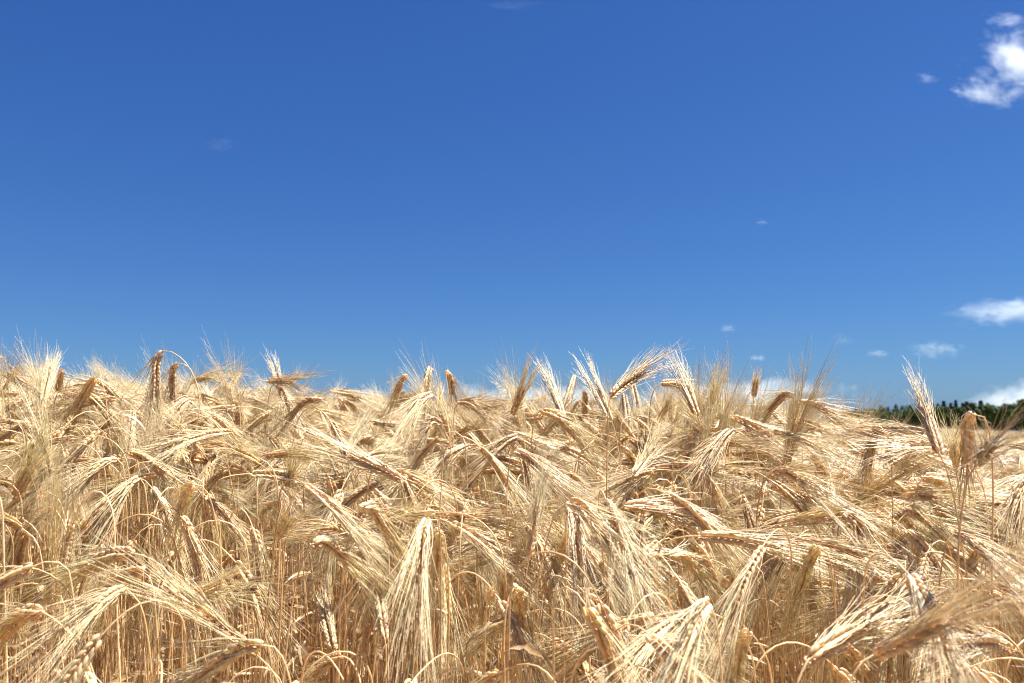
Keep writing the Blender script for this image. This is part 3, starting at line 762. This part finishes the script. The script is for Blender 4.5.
# ------------------------------------------------------------------ trees on the right
def foliage_material(name, c0, c1):
    m = bpy.data.materials.new(name); m.use_nodes = True
    t = m.node_tree; b = t.nodes['Principled BSDF']; L = t.links.new
    at_ = node(t, 'ShaderNodeAttribute', attribute_name='tone')
    mx = node(t, 'ShaderNodeMix', data_type='RGBA'); mx.inputs[6].default_value = (*c0, 1); mx.inputs[7].default_value = (*c1, 1)
    L(at_.outputs['Fac'], mx.inputs[0]); L(mx.outputs[2], b.inputs['Base Color'])
    b.inputs['Roughness'].default_value = .7
    b.inputs['Specular IOR Level'].default_value = .15
    return m
M_CON = foliage_material('conifer_needles', (.014, .026, .012), (.03, .05, .022))
M_DEC = foliage_material('broad_leaves', (.025, .05, .014), (.07, .12, .03))
M_BARK = bpy.data.materials.new('bark'); M_BARK.use_nodes = True
M_BARK.node_tree.nodes['Principled BSDF'].inputs['Base Color'].default_value = (.08, .06, .045, 1)
M_BARK.node_tree.nodes['Principled BSDF'].inputs['Roughness'].default_value = .9

def leaf_cloud(C_, S_, size, col):
    """small quads at centres C_ with random orientation"""
    n_ = len(C_); a_ = norm(rng.normal(size=(n_, 3))); b_ = norm(np.cross(a_, rng.normal(size=(n_, 3))))
    s_ = (size * (0.6 + .8 * rng.random(n_)))[:, None]
    V = np.stack([C_ - a_ * s_, C_ - b_ * s_ * .7, C_ + a_ * s_, C_ + b_ * s_ * .7], 1)
    m = MB(); m.v.append(V.reshape(-1, 3)); m.q.append(np.arange(4 * n_).reshape(-1, 4)); m.n = 4 * n_
    m.c.append(np.repeat(np.repeat(col[:, None], 3, 1), 4, 0))
    return m

def make_tree(px, dist, top_py, kind, label, width, mid=.52):
    base = at(px, HORIZON, dist); bx = base[0]; bz = ground_z(bx, dist)
    top = at(px, top_py, dist)[2]; h = top - bz
    b = (bx, dist, bz)
    root = bpy.data.objects.new('conifer_tree' if kind == 0 else 'broadleaf_tree', None); C.objects.link(root); root.location = b
    tag(root, label, 'tree', 'trees along the far edge of the field')
    tr = MB(); z = np.linspace(0, h * (.97 if kind == 0 else .75), 7)
    P = np.stack([np.cumsum(rng.normal(size=7)) * .04 * h / 10, np.cumsum(rng.normal(size=7)) * .04 * h / 10, z], 1)
    tr.tubes(P, np.linspace(.022, .004, 7) * h, 7, (1, 1, 1))
    if kind:
        for k in range(9):
            f = rng.uniform(.3, .7); az = rng.uniform(0, 6.28); p0 = np.array([np.interp(f * h, z, P[:, j]) for j in range(3)])
            p1 = p0 + np.array((math.cos(az) * width * .38, math.sin(az) * width * .38, h * .2))
            tr.tubes(np.linspace(p0, p1, 4), np.linspace(.009, .003, 4) * h, 5, (1, 1, 1))
    link('trunk', tr.mesh('trunk', M_BARK), root)
    if kind == 0:
        n_ = 2600; nl = 11
        t_ = rng.random(n_) ** .8; lay = np.floor(t_ * nl) / nl
        bias = .7 + .5 * rng.random(nl + 1)[(lay * nl).astype(int)]
        rr = width / 2 * (1 - lay) ** .8 * bias * (.75 + .35 * rng.random(n_)) * (0.35 + .65 * rng.random(n_))
        arm = rng.integers(0, 9, n_); az = arm * 6.283 / 9 + lay * 31 + rng.normal(size=n_) * .16
        zz = h * (.08 + .92 * lay) - rr * .25 + rng.normal(size=n_) * .012 * h + h * .015
        zz = np.minimum(zz, h)
        Cc = np.stack([rr * np.cos(az), rr * np.sin(az), zz], 1)
        cr = leaf_cloud(Cc, None, .028 * h, np.clip(rng.normal(.4, .25, n_), 0, 1))
        link('crown', cr.mesh('crown', M_CON), root)
    else:
        Cc, cl = [], []
        for k in range(26):
            u = norm(rng.normal(size=3)); r_ = rng.uniform(.35, .95)
            c_ = np.array((u[0] * width * .40 * r_, u[1] * width * .40 * r_, h * mid + u[2] * h * (.92 - mid) * r_))
            n_ = 170; w_ = norm(rng.normal(size=(n_, 3))) * (rng.random((n_, 1)) ** .4) * width * rng.uniform(.10, .17)
            Cc.append(c_ + w_); cl.append(np.clip(rng.normal(rng.uniform(.2, .8), .2, n_), 0, 1))
        Cc = np.concatenate(Cc); cl = np.concatenate(cl)
        Cc[:, 2] = np.minimum(Cc[:, 2], h)
        cr = leaf_cloud(Cc, None, .03 * h, cl)
        link('crown', cr.mesh('crown', M_DEC), root)

TREES = []
tr_rng = np.random.default_rng(5)
for px, ty in ((840, 408.5), (857, 407.5), (866, 408), (881, 405), (888, 406), (896, 403.5), (902, 405), (911, 404), (918, 405.5), (926, 402)): TREES.append((px, ty, 0, 225 + tr_rng.uniform(-8, 12)))
for px, ty in ((932, 402), (938, 403), (944, 400), (951, 402), (956, 399), (963, 402), (967, 400.5), (975, 402), (981, 399.5), (988, 402)): TREES.append((px, ty, 0, 205 + tr_rng.uniform(-6, 8)))
for px, ty in ((993, 401), (1003, 403), (1016, 400), (1029, 397), (1046, 399), (1064, 396), (1084, 398), (1106, 400), (1130, 397), (1156, 399)): TREES.append((px, ty, 1, 190 + tr_rng.uniform(-4, 4)))
for px, ty in ((836, 409), (846, 408.5), (855, 409), (864, 408), (872, 407), (883, 406), (893, 407), (904, 405.5), (915, 407), (925, 404), (931, 405), (936, 403.5), (942, 405), (947, 402.5), (958, 404), (969, 402.5), (980, 403), (992, 408), (1004, 409), (1016, 408), (1028, 409), (1042, 408), (1060, 409)): TREES.append((px, ty, 2, 197 + tr_rng.uniform(-3, 3)))
words = {0: 'dark pointed conifer beyond the field', 1: 'round green broadleaf tree beyond the field', 2: 'low dark bushy tree beyond the field'}
TREES.sort(key=lambda t: t[0])
marks = {0: {842: 'lone tip farthest left of the tree line', 1: ''}}
seen = {0: 0, 1: 0, 2: 0}
tot = {k: sum(1 for t in TREES if t[2] == k) for k in (0, 1, 2)}
ORD = ['first', 'second', 'third', 'fourth', 'fifth', 'sixth', 'seventh', 'eighth', 'ninth', 'tenth', 'eleventh', 'twelfth', 'thirteenth', 'fourteenth', 'fifteenth', 'sixteenth', 'seventeenth', 'eighteenth', 'nineteenth', 'twentieth', 'twenty-first', 'twenty-second', 'twenty-third', 'twenty-fourth', 'twenty-fifth', 'twenty-sixth', 'twenty-seventh', 'twenty-eighth']
for px, ty, kd, dist in TREES:
    i = seen[kd]; seen[kd] += 1
    if i == tot[kd] - 1: where = 'rightmost of its kind'
    elif i == 0: where = 'leftmost of its kind'
    else: where = ORD[i] + ' of its kind from the left'
    hh = (420 - ty) / F * dist
    make_tree(px, dist, ty, 0 if kd == 0 else 1, words[kd] + ', ' + where, {0: 4.6, 1: 7.0, 2: 5.6}[kd] * rng.uniform(.8, 1.25))

# ------------------------------------------------------------------ clouds: real volumes, far off
def cloud_material(name, dens, scale, thr, seed, squash):
    m = bpy.data.materials.new(name); m.use_nodes = True
    t = m.node_tree; t.nodes.clear(); L = t.links.new
    tc = node(t, 'ShaderNodeTexCoord')
    mp = node(t, 'ShaderNodeMapping'); mp.inputs['Location'].default_value = (seed, seed * .7, seed * 1.3); mp.inputs['Scale'].default_value = squash
    L(tc.outputs['Object'], mp.inputs[0])
    n1 = node(t, 'ShaderNodeTexNoise'); n1.inputs['Scale'].default_value = scale; n1.inputs['Detail'].default_value = 10; n1.inputs['Roughness'].default_value = .70
    n1.inputs['Distortion'].default_value = .4
    L(mp.outputs[0], n1.inputs['Vector'])
    ln = node(t, 'ShaderNodeVectorMath', operation='LENGTH'); L(tc.outputs['Object'], ln.inputs[0])
    fall = node(t, 'ShaderNodeMapRange'); fall.inputs[1].default_value = .2; fall.inputs[2].default_value = 1.0
    fall.inputs[3].default_value = 0; fall.inputs[4].default_value = .30
    L(ln.outputs['Value'], fall.inputs[0])
    sb = node(t, 'ShaderNodeMath', operation='SUBTRACT'); L(n1.outputs[0], sb.inputs[0]); L(fall.outputs[0], sb.inputs[1])
    r = node(t, 'ShaderNodeMapRange'); r.inputs[1].default_value = thr; r.inputs[2].default_value = thr + .13
    r.inputs[3].default_value = 0; r.inputs[4].default_value = dens
    L(sb.outputs[0], r.inputs[0])
    pv = node(t, 'ShaderNodeVolumePrincipled'); pv.inputs['Color'].default_value = (.97, .985, 1, 1); pv.inputs['Anisotropy'].default_value = .3
    L(r.outputs[0], pv.inputs['Density'])
    o = node(t, 'ShaderNodeOutputMaterial'); L(pv.outputs[0], o.inputs['Volume'])
    return m

import bmesh
def cloud(px, py, wpx, hpx, dist, thick, dens, thr, label, seed, scale=2.2, rot=0, sq=(1, 1, 1)):
    c = at(px, py, dist)
    bm = bmesh.new(); bmesh.ops.create_icosphere(bm, subdivisions=3, radius=1)
    me = bpy.data.meshes.new('cloud'); bm.to_mesh(me); bm.free()
    me.materials.append(cloud_material('cloud_vapour', dens, scale, thr, seed, sq))
    o = link('cloud', me, None, tuple(c))
    o.scale = (wpx / 2 / F * dist, thick, hpx / 2 / F * dist); o.rotation_euler = (0, rot, 0)
    tag(o, label, 'cloud', 'small fair-weather clouds')
    return o
cloud(1022, 62, 164, 126, 1500, 45, .022, .395, 'bright puffy white cloud cut by the right edge high in the sky', 3.1, scale=2.4)
cloud(982, 94, 104, 56, 1500, 20, .030, .41, 'small torn white cloud just below left of the puffy cloud', 8.2, scale=2.6, rot=R(15))
cloud(1008, 20, 70, 32, 1500, 12, .02, .40, 'faint wisp above the puffy cloud at the upper right', 1.7)
cloud(1006, 311, 180, 44, 2200, 30, .026, .38, 'flat white cloud at the right edge above the tree line', 5.5, rot=R(-8), sq=(1, 1, .6))
cloud(1034, 396, 190, 44, 3000, 60, .012, .31, 'low white cloud sloping behind the trees at the right edge', 2.5, rot=R(-9), sq=(1, 1, .5))
cloud(745, 399, 270, 50, 3500, 120, .0060, .30, 'long low white cloud resting on the skyline right of centre', 4.4, sq=(2, 1, .7))
cloud(535, 402, 260, 44, 3500, 120, .0060, .30, 'low white cloud resting on the skyline at the centre', 9.4, sq=(2, 1, .7))
cloud(935, 350, 150, 40, 2400, 20, .03, .47, 'row of tiny broken cloud puffs under the flat white cloud', 6.6, scale=4.5, sq=(1.3, 1, .5))
cloud(877, 353, 40, 12, 2400, 10, .02, .38, 'tiny flat puff right above the tan spike', 7.7)
cloud(757, 358, 26, 10, 2400, 8, .03, .37, 'tiny puff above the small round ear on the skyline', 1.2)
cloud(728, 328, 34, 13, 2400, 8, .02, .37, 'tiny faint puff in open sky right of centre', 2.2)
cloud(762, 222, 22, 9, 2400, 8, .015, .37, 'tiny faint puff alone in mid sky on the right', 5.2)
cloud(927, 78, 46, 20, 1800, 10, .012, .39, 'faint wisp left of the puffy cloud', 6.2)
cloud(842, 340, 42, 26, 2400, 10, .010, .42, 'faint pale smudge above the tiny flat puff', 3.9, scale=3)
cloud(222, 145, 60, 26, 1800, 12, .0035, .41, 'faint pale smudge alone in the upper left sky', 8.8)
cloud(515, 4, 90, 22, 1800, 12, .003, .41, 'faint pale wisp at the top edge of the sky', 7.1)
